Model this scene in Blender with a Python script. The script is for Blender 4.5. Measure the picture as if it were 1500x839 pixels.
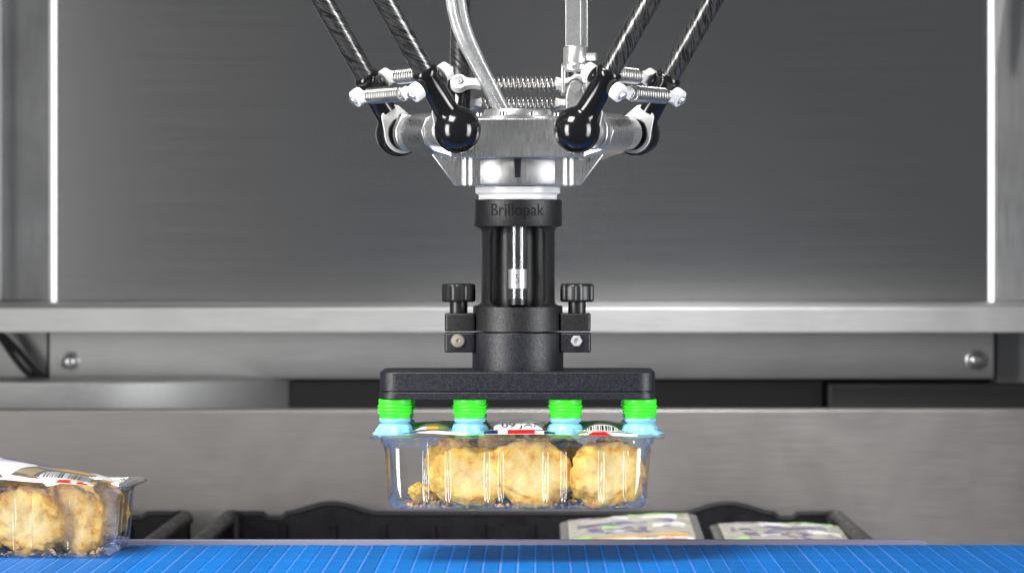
import bpy, bmesh, math, random
from mathutils import Vector, Matrix, noise
R = math.radians
random.seed(7)
scene = bpy.context.scene
for o in list(bpy.data.objects):
    bpy.data.objects.remove(o)
COL = scene.collection

# ------------------------------------------------------------------ camera
CZ = 0.224                       # camera height above the belt, metres
D = 2.5                          # distance of the robot axis from the camera
cam = bpy.data.cameras.new('Camera')
cam.lens = 120
cam.sensor_width = 36
cam.shift_x = -0.02333
cam.shift_y = -0.0330
cam.clip_start = 0.05
cam.clip_end = 50
cam.dof.use_dof = True
cam.dof.focus_distance = D - 0.05
cam.dof.aperture_fstop = 12
camo = bpy.data.objects.new('Camera', cam)
COL.objects.link(camo)
camo.location = (0, -D, CZ)
camo.rotation_euler = (R(90), 0, 0)
scene.camera = camo

# ------------------------------------------------------------------ world, lamps, exposure
w = bpy.data.worlds.new('World')
scene.world = w
w.use_nodes = True
w.node_tree.nodes['Background'].inputs[0].default_value = (0.95, 0.97, 1.0, 1)
w.node_tree.nodes['Background'].inputs[1].default_value = 0.135


def lamp(name, loc, target, size, power, color=(1, 1, 1), spread=180, size_y=None):
    l = bpy.data.lights.new(name, 'AREA')
    l.energy = power
    l.color = color
    l.size = size
    if size_y:
        l.shape = 'RECTANGLE'
        l.size_y = size_y
    l.spread = R(spread)
    o = bpy.data.objects.new(name, l)
    COL.objects.link(o)
    o.location = loc
    o.rotation_euler = (Vector(target) - Vector(loc)).to_track_quat('-Z', 'Y').to_euler()
    return o


lamp('softbox_key', (-0.60, -0.75, 1.35), (-0.10, -0.02, 0.06), 0.6, 5.4, (1, 0.985, 0.96), spread=68, size_y=0.6)
lamp('softbox_side', (1.25, -0.80, 0.20), (-0.02, -0.08, 0.16), 0.5, 5.4, (0.98, 0.99, 1.0), spread=74, size_y=1.4)
lamp('softbox_top', (0.14, -0.05, 1.35), (0.18, 0.88, -0.04), 0.3, 1.7, (1, 1, 1), spread=34, size_y=0.3)
lamp('softbox_low', (-1.25, -1.05, 0.20), (-0.12, -0.08, 0.12), 0.5, 8.0, (1, 0.985, 0.96), spread=78, size_y=1.4)

scene.view_settings.view_transform = 'Standard'
scene.view_settings.look = 'None'
scene.view_settings.exposure = 0.0
scene.view_settings.gamma = 1.0
scene.view_settings.use_curve_mapping = False
scene.cycles.max_bounces = 14
scene.cycles.transparent_max_bounces = 40
scene.cycles.transmission_bounces = 10
scene.cycles.glossy_bounces = 6
scene.cycles.sample_clamp_indirect = 6
scene.cycles.caustics_reflective = False
scene.cycles.caustics_refractive = False
scene.cycles.use_denoising = True


# ------------------------------------------------------------------ materials
class NT:
    def __init__(s, name):
        s.m = bpy.data.materials.new(name)
        s.m.use_nodes = True
        s.t = s.m.node_tree
        s.b = s.t.nodes['Principled BSDF']
        s.out = s.t.nodes['Material Output']

    def n(s, typ, ins=None, **kw):
        nd = s.t.nodes.new(typ)
        for k, v in kw.items():
            setattr(nd, k, v)
        for k, v in (ins or {}).items():
            s.put(nd, k, v)
        return nd

    def put(s, nd, k, v):
        if isinstance(v, bpy.types.NodeSocket):
            s.t.links.new(v, nd.inputs[k])
        elif isinstance(v, bpy.types.Node):
            s.t.links.new(v.outputs[0], nd.inputs[k])
        else:
            if isinstance(v, tuple) and len(v) == 3 and nd.inputs[k].type == 'RGBA':
                v = v + (1,)
            nd.inputs[k].default_value = v

    def set(s, **kw):
        for k, v in kw.items():
            s.put(s.b, k.replace('_', ' '), v)
        return s

    def coord(s, scale=(1, 1, 1), kind='Object', rot=(0, 0, 0)):
        tc = s.n('ShaderNodeTexCoord')
        mp = s.n('ShaderNodeMapping', {'Vector': tc.outputs[kind], 'Scale': scale, 'Rotation': rot})
        return mp.outputs[0]

    def noise(s, vec, scale, detail=4, rough=0.5, dist=0.0):
        return s.n('ShaderNodeTexNoise', {'Vector': vec, 'Scale': scale, 'Detail': detail,
                                          'Roughness': rough, 'Distortion': dist}).outputs[0]

    def ramp(s, fac, stops, interp='LINEAR'):
        r = s.n('ShaderNodeValToRGB', {'Fac': fac})
        cr = r.color_ramp
        cr.interpolation = interp
        while len(cr.elements) < len(stops):
            cr.elements.new(0.5)
        for e, (p, c) in zip(cr.elements, stops):
            e.position = p
            if not isinstance(c, tuple):
                c = (c, c, c)
            e.color = c + (1,)
        return r.outputs[0]

    def bump(s, h, strength, dist, normal=None):
        ins = {'Height': h, 'Strength': strength, 'Distance': dist}
        if normal is not None:
            ins['Normal'] = normal
        return s.n('ShaderNodeBump', ins).outputs[0]

    def maprange(s, v, a, b, c, d):
        return s.n('ShaderNodeMapRange', {'Value': v, 'From Min': a, 'From Max': b, 'To Min': c, 'To Max': d}).outputs[0]


def simple(name, col, rough, metal=0.0, spec=0.5, **kw):
    t = NT(name)
    t.set(Base_Color=col, Roughness=rough, Metallic=metal)
    t.b.inputs['Specular IOR Level'].default_value = spec
    for k, v in kw.items():
        t.put(t.b, k.replace('_', ' '), v)
    return t.m


def brushed(name, col, r0, r1, stretch, sc=900, bumpd=0.00002, metal=1.0, aniso=0.0):
    """metal with a brushed grain; stretch squeezes the noise along the brush direction"""
    t = NT(name)
    v = t.coord(stretch)
    g = t.noise(v, sc, 5, 0.6)
    sm = t.noise(t.coord((1, 1, 1)), 18, 4, 0.6, 0.6)
    mix = t.n('ShaderNodeMix', {0: 0.45, 2: g, 3: sm}).outputs[0]
    t.set(Base_Color=t.ramp(g, [(0.3, tuple(c * 0.86 for c in col)), (0.7, col)]),
          Metallic=metal, Roughness=t.maprange(mix, 0.3, 0.7, r0, r1),
          Normal=t.bump(g, 0.5, bumpd))
    if aniso:
        t.put(t.b, 'Anisotropic', aniso)
        tg = t.n('ShaderNodeTangent', direction_type='RADIAL', axis='X')
        t.put(t.b, 'Tangent', tg.outputs[0])
    return t.m


M = {}
M['hub'] = brushed('machined_aluminium', (0.80, 0.80, 0.80), 0.19, 0.42, (1, 1, 0.06), 1500, 0.00002, 0.96)
M['core'] = brushed('turned_aluminium', (0.40, 0.40, 0.40), 0.34, 0.56, (1, 1, 0.3), 500, 0.00004, 0.95)
M['steel'] = brushed('turned_steel', (0.76, 0.76, 0.76), 0.24, 0.38, (1, 1, 1), 600, 0.00001, 0.85)
M['shaft'] = brushed('satin_shaft_steel', (0.80, 0.80, 0.80), 0.22, 0.34, (1, 1, 0.05), 900, 0.00001, 0.8)
M['chrome'] = simple('polished_steel', (0.82, 0.82, 0.83), 0.09, 1.0)
M['spring'] = simple('spring_wire', (0.58, 0.57, 0.56), 0.24, 1.0)
M['anod'] = simple('black_anodised', (0.006, 0.006, 0.007), 0.13, 0.0, 0.65)
M['white'] = simple('white_plastic', (0.86, 0.86, 0.85), 0.38, 0.0, 0.5)
M['ringwhite'] = simple('white_acetal', (0.84, 0.84, 0.85), 0.3)
M['gapglow'] = None
M['knob'] = simple('knob_plastic', (0.012, 0.012, 0.013), 0.36, 0.0, 0.5)
M['cable'] = simple('cable_rubber', (0.012, 0.012, 0.013), 0.5)
M['brass'] = simple('zinc_screw', (0.78, 0.72, 0.60), 0.34, 0.9)
M['hexsteel'] = simple('hex_screw', (0.8, 0.8, 0.8), 0.4, 0.7)
M['letter'] = simple('raised_lettering', (0.003, 0.003, 0.003), 0.6, 0.0, 0.25)
M['silver'] = simple('silver_foil', (0.62, 0.62, 0.63), 0.38, 0.8)
M['dark'] = simple('dark_plastic', (0.008, 0.008, 0.012), 0.35)


def nylon(name, col):
    t = NT(name)
    v = t.coord()
    n1 = t.noise(v, 1000, 3, 0.8)
    n2 = t.noise(v, 600, 3, 0.6)
    t.set(Base_Color=t.ramp(n1, [(0.36, tuple(c * 0.55 for c in col)), (0.52, col), (0.70, tuple(c * 3.6 for c in col))]),
          Roughness=t.maprange(n2, 0.3, 0.7, 0.34, 0.52),
          Normal=t.bump(n1, 0.7, 0.00022, t.bump(n2, 0.4, 0.0003)))
    return t.m


M['nylon'] = nylon('sintered_nylon', (0.0085, 0.0085, 0.0095))
M['nylonb'] = nylon('sintered_nylon_bluish', (0.0085, 0.009, 0.0135))


def carbon():
    t = NT('carbon_fibre_tube')
    tc = t.n('ShaderNodeTexCoord')
    sx = t.n('ShaderNodeSeparateXYZ', {0: tc.outputs['Object']})
    at = t.n('ShaderNodeMath', {0: sx.outputs['Y'], 1: sx.outputs['X']}, operation='ARCTAN2')
    # helix coordinate: streaks that wind round the tube
    hz = t.n('ShaderNodeMath', {0: sx.outputs['Z'], 1: 105.0}, operation='MULTIPLY')
    a = t.n('ShaderNodeMath', {0: at.outputs[0], 1: hz.outputs[0]}, operation='ADD')
    sn = t.n('ShaderNodeMath', {0: a.outputs[0]}, operation='SINE')
    cs = t.n('ShaderNodeMath', {0: a.outputs[0]}, operation='COSINE')
    zz = t.n('ShaderNodeMath', {0: sx.outputs['Z'], 1: 20.0}, operation='MULTIPLY')
    cb = t.n('ShaderNodeCombineXYZ', {0: sn.outputs[0], 1: cs.outputs[0], 2: zz.outputs[0]})
    n1 = t.noise(cb.outputs[0], 3.2, 5, 0.75, 0.3)
    f = t.ramp(n1, [(0.46, 0.0), (0.56, 1.0)])
    t.set(Base_Color=t.n('ShaderNodeMix', {0: f, 6: (0.010, 0.010, 0.011), 7: (0.17, 0.17, 0.17)}, data_type='RGBA').outputs[2],
          Metallic=f, Roughness=t.maprange(f, 0, 1, 0.22, 0.33))
    t.b.inputs['Coat Weight'].default_value = 0.15
    t.b.inputs['Coat Roughness'].default_value = 0.06
    return t.m


M['carbon'] = carbon()


def silicone(name, col):
    t = NT(name)
    n = t.noise(t.coord(), 300, 3, 0.5)
    t.set(Base_Color=t.ramp(n, [(0.3, tuple(c * 0.9 for c in col)), (0.7, col)]), Roughness=0.42,
          Subsurface_Weight=0.25, Subsurface_Scale=0.004, Normal=t.bump(n, 0.25, 0.0004))
    t.b.inputs['Subsurface Radius'].default_value = (1, 1, 1)
    return t.m


M['green'] = silicone('green_silicone', (0.06, 0.90, 0.03))
M['blue'] = silicone('pale_blue_silicone', (0.26, 0.60, 0.78))


def clear(name, tint, gloss_rough, base, edge, haze=0.0, hazecol=(0.9, 0.9, 0.9)):
    """thin clear plastic: see-through with a fresnel gloss and a little haze"""
    t = NT(name)
    t.t.nodes.remove(t.b)
    tr = t.n('ShaderNodeBsdfTransparent', {'Color': tint})
    gl = t.n('ShaderNodeBsdfGlossy', {'Color': (1, 1, 1), 'Roughness': gloss_rough})
    lw = t.n('ShaderNodeLayerWeight', {'Blend': 0.35})
    f = t.maprange(lw.outputs['Facing'], 0.0, 1.0, base, edge)
    mx = t.n('ShaderNodeMixShader', {0: f, 1: tr.outputs[0], 2: gl.outputs[0]})
    if haze:
        nz = t.noise(t.coord((1, 1, 1)), 60, 3, 0.6)
        df = t.n('ShaderNodeBsdfDiffuse', {'Color': hazecol})
        hz = t.maprange(nz, 0.35, 0.75, haze * 0.4, haze * 1.6)
        mx = t.n('ShaderNodeMixShader', {0: hz, 1: mx.outputs[0], 2: df.outputs[0]})
    t.t.links.new(mx.outputs[0], t.out.inputs[0])
    return t.m


M['pet'] = clear('clear_pet', (0.988, 0.988, 0.99), 0.025, 0.04, 0.75, 0.004)
M['film'] = clear('clear_film', (0.98, 0.98, 0.98), 0.08, 0.04, 0.4, 0.03)
M['hose'] = clear('clear_hose', (0.88, 0.89, 0.90), 0.08, 0.10, 0.7, 0.24, (0.86, 0.86, 0.86))
M['glass'] = clear('clear_filter_tube', (0.72, 0.74, 0.76), 0.14, 0.05, 0.45, 0.03)


def biscuit():
    t = NT('baked_biscuit')
    v = t.coord()
    big = t.noise(v, 0.9, 5, 0.6, 0.4)
    mid = t.noise(v, 2.6, 5, 0.65, 0.2)
    fine = t.noise(v, 16, 4, 0.7)
    oi = t.n('ShaderNodeObjectInfo')
    crust = t.ramp(mid, [(0.25, (0.36, 0.13, 0.02)), (0.40, (0.70, 0.33, 0.05)), (0.52, (0.90, 0.57, 0.12)), (0.75, (0.92, 0.69, 0.24))])
    pale = t.ramp(fine, [(0.28, (0.90, 0.63, 0.22)), (0.5, (0.92, 0.70, 0.31)), (0.75, (0.93, 0.80, 0.48))])
    sx = t.n('ShaderNodeSeparateXYZ', {0: v})
    xx = t.n('ShaderNodeMath', {0: sx.outputs[0], 1: sx.outputs[0]}, operation='MULTIPLY')
    rr = t.n('ShaderNodeMath', {0: sx.outputs[2], 1: sx.outputs[2], 2: xx.outputs[0]}, operation='MULTIPLY_ADD')
    rim = t.maprange(rr.outputs[0], 0.35, 1.05, 0.16, -0.14)
    bb = t.n('ShaderNodeMath', {0: big, 1: rim}, operation='ADD').outputs[0]
    f = t.ramp(bb, [(0.53, 0.0), (0.74, 1.0)])
    c1 = t.n('ShaderNodeMix', {0: f, 6: crust, 7: pale}, data_type='RGBA').outputs[2]
    # flour dusting
    fl = t.ramp(t.noise(v, 1.3, 4, 0.7, 0.8), [(0.60, 0.0), (0.70, 0.55)])
    c2 = t.n('ShaderNodeMix', {0: fl, 6: c1, 7: (0.84, 0.78, 0.68, 1)}, data_type='RGBA').outputs[2]
    vo = t.n('ShaderNodeTexVoronoi', {'Vector': v, 'Scale': 9.0})
    b1 = t.bump(mid, 0.5, 0.003)
    b2 = t.bump(fine, 0.5, 0.0011, b1)
    b3 = t.bump(vo.outputs[0], 0.3, 0.001, b2)
    t.set(Base_Color=c2, Roughness=0.6, Normal=b3, Subsurface_Weight=0.15, Subsurface_Scale=0.004)
    return t.m


M['biscuit'] = biscuit()
M['crumb'] = simple('crumbs', (0.66, 0.40, 0.16), 0.8)


def beltmat():
    t = NT('blue_belt_plastic')
    v = t.coord()
    n = t.noise(t.coord((1, 1, 1)), 40, 5, 0.65)
    oi = t.n('ShaderNodeObjectInfo')
    fine = t.noise(t.coord((1, 0.25, 1)), 900, 3, 0.6)
    # moulded cross ribs on every link
    wv = t.n('ShaderNodeTexWave', {'Vector': v, 'Scale': 62.0, 'Distortion': 0.0}, bands_direction='Y').outputs[1]
    wx_ = t.n('ShaderNodeTexWave', {'Vector': v, 'Scale': 80.0, 'Distortion': 0.0}, bands_direction='X').outputs[1]
    gr = t.n('ShaderNodeMath', {0: wv, 1: wx_}, operation='MULTIPLY').outputs[0]
    base = t.ramp(n, [(0.3, (0.0, 0.13, 0.48)), (0.7, (0.0, 0.205, 0.67))])
    hv = t.n('ShaderNodeHueSaturation', {'Color': base, 'Value': t.maprange(oi.outputs['Random'], 0, 1, 0.88, 1.12)}).outputs[0]
    t.set(Base_Color=hv, Roughness=t.maprange(fine, 0.3, 0.7, 0.4, 0.62),
          Normal=t.bump(wv, 0.5, 0.0006, t.bump(fine, 0.35, 0.0002)))
    t.b.inputs['Specular IOR Level'].default_value = 0.2
    return t.m


M['belt'] = beltmat()
M['rod'] = simple('belt_hinge_rod', (0.50, 0.52, 0.64), 0.4)
M['rail'] = simple('grey_wear_strip', (0.27, 0.255, 0.34), 0.5)


def cratemat(name, c0, c1):
    t = NT(name)
    n = t.noise(t.coord(), 45, 5, 0.65, 0.4)
    sc = t.noise(t.coord((1, 0.1, 1)), 260, 3, 0.7)
    t.set(Base_Color=t.ramp(sc, [(0.45, c0), (0.8, c1)]), Roughness=t.maprange(n, 0.3, 0.7, 0.38, 0.62),
          Normal=t.bump(sc, 0.3, 0.0003))
    t.b.inputs['Specular IOR Level'].default_value = 0.3
    return t.m


M['crate'] = cratemat('crate_plastic', (0.004, 0.004, 0.006), (0.012, 0.012, 0.014))
M['craterim'] = cratemat('lit_crate_rim', (0.03, 0.029, 0.029), (0.12, 0.118, 0.115))  # lighter greys put the light from above into the side rims


def stainless(name, col, r0, r1, horiz=True, smudge=0.5, aniso=0.5):
    t = NT(name)
    cloud = 0.45 if smudge > 0.3 else 0.06
    st = (0.02, 1, 1) if horiz else (1, 1, 0.02)
    g = t.noise(t.coord((0.006, 1, 1) if (horiz and smudge < 0.3) else st), 700, 4, 0.6)
    s1 = t.noise(t.coord(), 9, 6, 0.62, 0.9)
    s2 = t.noise(t.coord(), 260, 3, 0.7)
    mx = t.n('ShaderNodeMix', {0: smudge, 2: g, 3: s1}).outputs[0]
    cm = t.n('ShaderNodeMix', {0: cloud, 2: g, 3: s1}).outputs[0]
    t.set(Base_Color=t.ramp(cm, [(0.3, tuple(c * (0.8 if smudge > 0.3 else 0.94) for c in col)), (0.7, tuple(min(1, c * 1.08) for c in col))]),
          Metallic=1.0, Roughness=t.maprange(mx, 0.3, 0.7, r0, r1), Normal=t.bump(g, 0.08 if smudge < 0.3 else 0.3, 0.00003))
    if aniso:
        t.put(t.b, 'Anisotropic', aniso)
        tg = t.n('ShaderNodeTangent', direction_type='RADIAL', axis='X')
        t.put(t.b, 'Tangent', tg.outputs[0])
    if 'satin' in name or 'smudged' in name:
        t.b.inputs['Metallic'].default_value = 0.75 if 'smudged' in name else 0.7
    return t.m


M['wall'] = stainless('brushed_stainless_wall', (0.50, 0.50, 0.50), 0.205, 0.24, True, 0.12, 0.6)
M['side'] = stainless('brushed_stainless_side', (0.60, 0.60, 0.60), 0.26, 0.36, False, 0.4, 0.0)
M['beam'] = stainless('satin_stainless_beam', (0.60, 0.60, 0.60), 0.42, 0.52, True, 0.35, 0.0)
M['panel'] = stainless('smudged_stainless_panel', (0.31, 0.295, 0.29), 0.36, 0.50, True, 0.5, 0.0)
M['recess'] = simple('recess_shade_dark', (0.020, 0.020, 0.022), 0.55)  # near-black base colour stands in for shade in the gap

t = NT('panel_gap_glow')
t.set(Base_Color=(1, 1, 1), Emission_Color=(1, 1, 1), Emission_Strength=1.6)  # emission stands in for bright room light behind the wall gaps
M['gapglow'] = t.m

# prints on the film
for nm, c in dict(p_white=(0.84, 0.84, 0.85), p_navy=(0.012, 0.02, 0.13), p_red=(0.72, 0.012, 0.012), p_orange=(0.82, 0.40, 0.03),
                  p_green=(0.20, 0.30, 0.03), p_black=(0.012, 0.012, 0.012), p_lilac=(0.62, 0.57, 0.78), p_grey=(0.55, 0.55, 0.58),
                  p_beige=(0.44, 0.41, 0.34), p_purple=(0.13, 0.11, 0.22), p_lime=(0.36, 0.62, 0.20), p_tan=(0.36, 0.29, 0.20)).items():
    M[nm] = simple('print_' + nm[2:], c, 0.32)


# ------------------------------------------------------------------ mesh helper (millimetres in, metres out)
class MB:
    def __init__(s):
        s.v = []
        s.f = []

    def add(s, vs, fs):
        o = len(s.v)
        s.v += [tuple(p) for p in vs]
        s.f += [tuple(i + o for i in f) for f in fs]
        return s

    def box(s, x0, x1, y0, y1, z0, z1):
        return s.add([(x0, y0, z0), (x1, y0, z0), (x1, y1, z0), (x0, y1, z0), (x0, y0, z1), (x1, y0, z1), (x1, y1, z1), (x0, y1, z1)],
                     [(3, 2, 1, 0), (4, 5, 6, 7), (0, 1, 5, 4), (1, 2, 6, 5), (2, 3, 7, 6), (3, 0, 4, 7)])

    def prism(s, poly, z0, z1, plane='xy'):
        n = len(poly)

        def P(a, b, c):
            return {'xy': (a, b, c), 'xz': (a, c, b), 'yz': (c, a, b)}[plane]
        vs = [P(a, b, z0) for a, b in poly] + [P(a, b, z1) for a, b in poly]
        fs = [tuple(reversed(range(n))), tuple(range(n, 2 * n))] + [(i, (i + 1) % n, n + (i + 1) % n, n + i) for i in range(n)]
        return s.add(vs, fs)

    def lathe(s, prof, org=(0, 0, 0), axis=(0, 0, 1), seg=40, wob=None):
        q = Vector((0, 0, 1)).rotation_difference(Vector(axis).normalized()).to_matrix()
        org = Vector(org)
        rings = []
        vs, fs = [], []
        for k, (r, t_) in enumerate(prof):
            if r < 1e-6:
                rings.append([len(vs)])
                vs.append(org + q @ Vector((0, 0, t_)))
            else:
                ids = []
                for i in range(seg):
                    a = 2 * math.pi * i / seg
                    rr, tt = (r, t_) if wob is None else wob(k, a, r, t_)
                    ids.append(len(vs))
                    vs.append(org + q @ Vector((rr * math.cos(a), rr * math.sin(a), tt)))
                rings.append(ids)
        for A, B in zip(rings, rings[1:]):
            if len(A) == 1 and len(B) == 1:
                continue
            for i in range(seg):
                j = (i + 1) % seg
                if len(A) == 1:
                    fs.append((A[0], B[j], B[i]))
                elif len(B) == 1:
                    fs.append((A[i], A[j], B[0]))
                else:
                    fs.append((A[i], A[j], B[j], B[i]))
        if len(rings[0]) > 1:
            fs.append(tuple(reversed(rings[0])))
        if len(rings[-1]) > 1:
            fs.append(tuple(rings[-1]))
        return s.add(vs, fs)

    def cyl(s, p0, p1, r, seg=24, ch=0.0):
        d = Vector(p1) - Vector(p0)
        L = d.length
        pr = [(r - ch, 0), (r, ch), (r, L - ch), (r - ch, L)] if ch else [(r, 0), (r, L)]
        return s.lathe(pr, p0, d, seg)

    def ball(s, c, r, seg=28, rings=16):
        return s.lathe([(r * math.sin(math.pi * i / rings), -r * math.cos(math.pi * i / rings)) for i in range(rings + 1)], c, (0, 0, 1), seg)

    def tube(s, pts, r, seg=12):
        pts = [Vector(p) for p in pts]
        vs, fs = [], []
        up = Vector((0.123, 0.95, 0.2))
        for i, p in enumerate(pts):
            d = (pts[min(i + 1, len(pts) - 1)] - pts[max(i - 1, 0)]).normalized()
            up = (up - d * up.dot(d)).normalized()
            b = d.cross(up)
            for k in range(seg):
                a = 2 * math.pi * k / seg
                vs.append(p + (up * math.cos(a) + b * math.sin(a)) * r)
        for i in range(len(pts) - 1):
            for k in range(seg):
                k2 = (k + 1) % seg
                fs.append((i * seg + k, i * seg + k2, (i + 1) * seg + k2, (i + 1) * seg + k))
        fs.append(tuple(reversed(range(seg))))
        fs.append(tuple(range((len(pts) - 1) * seg, len(pts) * seg)))
        return s.add(vs, fs)

    def mesh(s, name, mat, sharp=38):
        me = bpy.data.meshes.new(name)
        me.from_pydata([(x * .001, y * .001, z * .001) for x, y, z in s.v], [], s.f)
        bm = bmesh.new()
        bm.from_mesh(me)
        bmesh.ops.recalc_face_normals(bm, faces=bm.faces)
        bm.to_mesh(me)
        bm.free()
        finish(me, mat, sharp)
        return me

    def build(s, name, mat, parent=None, bevel=0, seg=2, loc=None, sharp=38, matrix=None):
        o = link(name, s.mesh(name, mat, sharp), parent)
        if matrix is not None:
            o.matrix_local = matrix
        if loc is not None:
            o.location = loc
        if bevel:
            add_bevel(o, bevel, seg)
        return o


def finish(me, mat, sharp=38):
    me.polygons.foreach_set('use_smooth', [True] * len(me.polygons))
    if sharp:
        me.set_sharp_from_angle(angle=R(sharp))
    me.materials.clear()
    me.materials.append(M[mat] if isinstance(mat, str) else mat)


def add_bevel(o, mm, seg=2):
    b = o.modifiers.new('Bevel', 'BEVEL')
    b.width = mm * .001
    b.segments = seg
    b.limit_method = 'ANGLE'
    b.angle_limit = R(40)
    b.harden_normals = False


def link(name, me, parent=None):
    o = bpy.data.objects.new(name, me)
    COL.objects.link(o)
    if parent is not None:
        o.parent = parent
    return o


def tag(o, label, cat=None, group=None, kind=None):
    o['label'] = label
    if cat:
        o['category'] = cat
    if group:
        o['group'] = group
    if kind:
        o['kind'] = kind
    return o


def thing(name, loc, label, cat, group=None, rz=0.0):
    o = bpy.data.objects.new(name, None)
    o.empty_display_size = 0.02
    COL.objects.link(o)
    o.location = loc
    o.rotation_euler = (0, 0, rz)
    return tag(o, label, cat, group)


def copy_tree(o, parent=None):
    c = o.copy()
    COL.objects.link(c)
    if parent is not None:
        c.parent = parent
    for ch in list(o.children):
        copy_tree(ch, c)
    return c


def boolean(base, cutters, op='DIFFERENCE'):
    """apply boolean modifiers on a mesh object, drop the cutters"""
    for c in cutters:
        m = base.modifiers.new('bool', 'BOOLEAN')
        m.operation = op
        m.object = c
        m.solver = 'EXACT'
    bpy.context.view_layer.update()
    dg = bpy.context.evaluated_depsgraph_get()
    me = bpy.data.meshes.new_from_object(base.evaluated_get(dg))
    mat = base.data.materials[0] if base.data.materials else None
    base.modifiers.clear()
    base.data = me
    me.materials.clear()
    if mat:
        me.materials.append(mat)
    for c in cutters:
        bpy.data.objects.remove(c)
    me.polygons.foreach_set('use_smooth', [True] * len(me.polygons))
    me.set_sharp_from_angle(angle=R(35))
    return base


def text_mb(body, height, extrude=0.0, res=6):
    """lettering as vertices in mm, centred on the origin, lying in the xy plane"""
    cu = bpy.data.curves.new('lettering', 'FONT')
    cu.body = body
    cu.size = 10
    cu.extrude = extrude
    cu.resolution_u = res
    cu.align_x = 'CENTER'
    o = bpy.data.objects.new('lettering_tmp', cu)
    COL.objects.link(o)
    bpy.context.view_layer.update()
    dg = bpy.context.evaluated_depsgraph_get()
    me = bpy.data.meshes.new_from_object(o.evaluated_get(dg))
    vs = [v.co.copy() for v in me.vertices]
    fs = [tuple(p.vertices) for p in me.polygons]
    bpy.data.objects.remove(o)
    bpy.data.meshes.remove(me)
    xs = [v.x for v in vs]
    ys = [v.y for v in vs]
    k = height / 7.2
    cx, cy = (min(xs) + max(xs)) / 2, (min(ys) + max(ys)) / 2
    return [((v.x - cx) * k, (v.y - cy) * k, v.z) for v in vs], fs


def rpoly(hx, hy, r, n=8, cx=0, cy=0):
    out = []
    for (sx, sy, a0) in ((1, 1, 0), (-1, 1, 90), (-1, -1, 180), (1, -1, 270)):
        for i in range(n + 1):
            a = R(a0 + 90 * i / n)
            out.append((cx + sx * (hx - r) + r * math.cos(a), cy + sy * (hy - r) + r * math.sin(a)))
    return out


def wx(u, Y):
    return (u - 785) * (D + Y) / 5000


def wz(v, Y):
    return CZ + (370 - v) * (D + Y) / 5000


# ================================================================== SETTING: stainless cabinet behind the robot
def wbox(name, u0, u1, v0, v1, Y, depth, mat, bevel=1.0, parent=None, z0=None, z1=None):
    """a sheet-metal box whose front face stands at depth Y"""
    x0, x1 = wx(u0, Y), wx(u1, Y)
    za, zb = (wz(v1, Y) if z0 is None else z0), (wz(v0, Y) if z1 is None else z1)
    m = MB().box(x0 * 1e3, x1 * 1e3, Y * 1e3, (Y + depth) * 1e3, za * 1e3, zb * 1e3)
    return m.build(name, mat, parent, bevel)


YW = 1.20
o = wbox('back_wall', 83, 1447.5, -420, 441, YW, 0.01, 'wall', 1)
tag(o, 'large brushed stainless steel back wall behind the robot', kind='structure')
# side walls lie a touch deeper and lean, past the two bright slots
for nm, u0, u1, ang, lab in (('side_wall', -420, 73, 7, 'brushed steel side wall left of the bright slot'),
                             ('side_wall', 1459, 1940, -9, 'brushed steel side wall right of the bright slot')):
    x0, x1 = wx(u0, YW) * 1e3, wx(u1, YW) * 1e3
    L = x1 - x0
    m = MB().box(0, L, 0, 10, wz(441, YW) * 1e3, wz(-420, YW) * 1e3) if ang > 0 else MB().box(0, L, 0, 10, wz(441, YW) * 1e3, wz(-420, YW) * 1e3)
    o = m.build(nm, 'side', None, 2)
    if u0 < 0:
        o.location = (x1 * .001, YW + .012, 0)
        for v in o.data.vertices:
            v.co.x -= L * .001
        o.rotation_euler = (0, 0, R(ang))
    else:
        o.location = (x0 * .001, YW + .012, 0)
        o.rotation_euler = (0, 0, R(ang))
    tag(o, lab, kind='structure')
for u0, u1, lab in ((75.5, 81.8, 'thin glowing white strip added in the wall gap at left of the back wall'),
                    (1448.8, 1456, 'thin glowing white strip added in the wall gap at right of the back wall')):
    o = wbox('gap_glow', u0, u1, -420, 442, YW + .004, 0.006, 'gapglow', 0.6)  # added glowing strip fills the gap between panels, not a lamp
    tag(o, lab, 'gap glow', 'glowing strips added in the gaps beside the back wall')
# far left slot at the frame edge and the leaning white bar on the right
o = wbox('edge_trim', -9, 1.5, -420, 440, YW - .03, 0.006, 'ringwhite', 0.6)
tag(o, 'pale vertical trim at the extreme left edge of the steel wall', 'trim')
p = MB().prism([(wx(1458, 1.17) * 1e3, wz(110, 1.17) * 1e3), (wx(1473, 1.17) * 1e3, wz(0, 1.17) * 1e3), (wx(1531, 1.17) * 1e3, wz(-420, 1.17) * 1e3),
                (wx(1512, 1.17) * 1e3, wz(-420, 1.17) * 1e3), (wx(1457, 1.17) * 1e3, wz(0, 1.17) * 1e3)], 1170, 1182, 'xz')
o = p.build('corner_gusset', 'ringwhite', None, 0.8)
tag(o, 'white slanted corner gusset at top right beside the bright slot', 'gusset')
# beam under the back wall
bz0, bz1 = wz(487, 1.0) * 1e3, wz(447, 1.0) * 1e3
m = MB()
m.prism([(1000, bz0), (1000, bz1 - 3), (1004, bz1), (1240, bz1 + 1), (1240, bz1 - 3), (1006, bz1 - 4), (1003, bz0 + 2), (1030, bz0 + 2), (1030, bz0)], -900, 900, 'yz')
o = m.build('steel_beam', 'beam', None, 0.8)
tag(o, 'long bright satin steel beam running under the back wall', 'beam')
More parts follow.
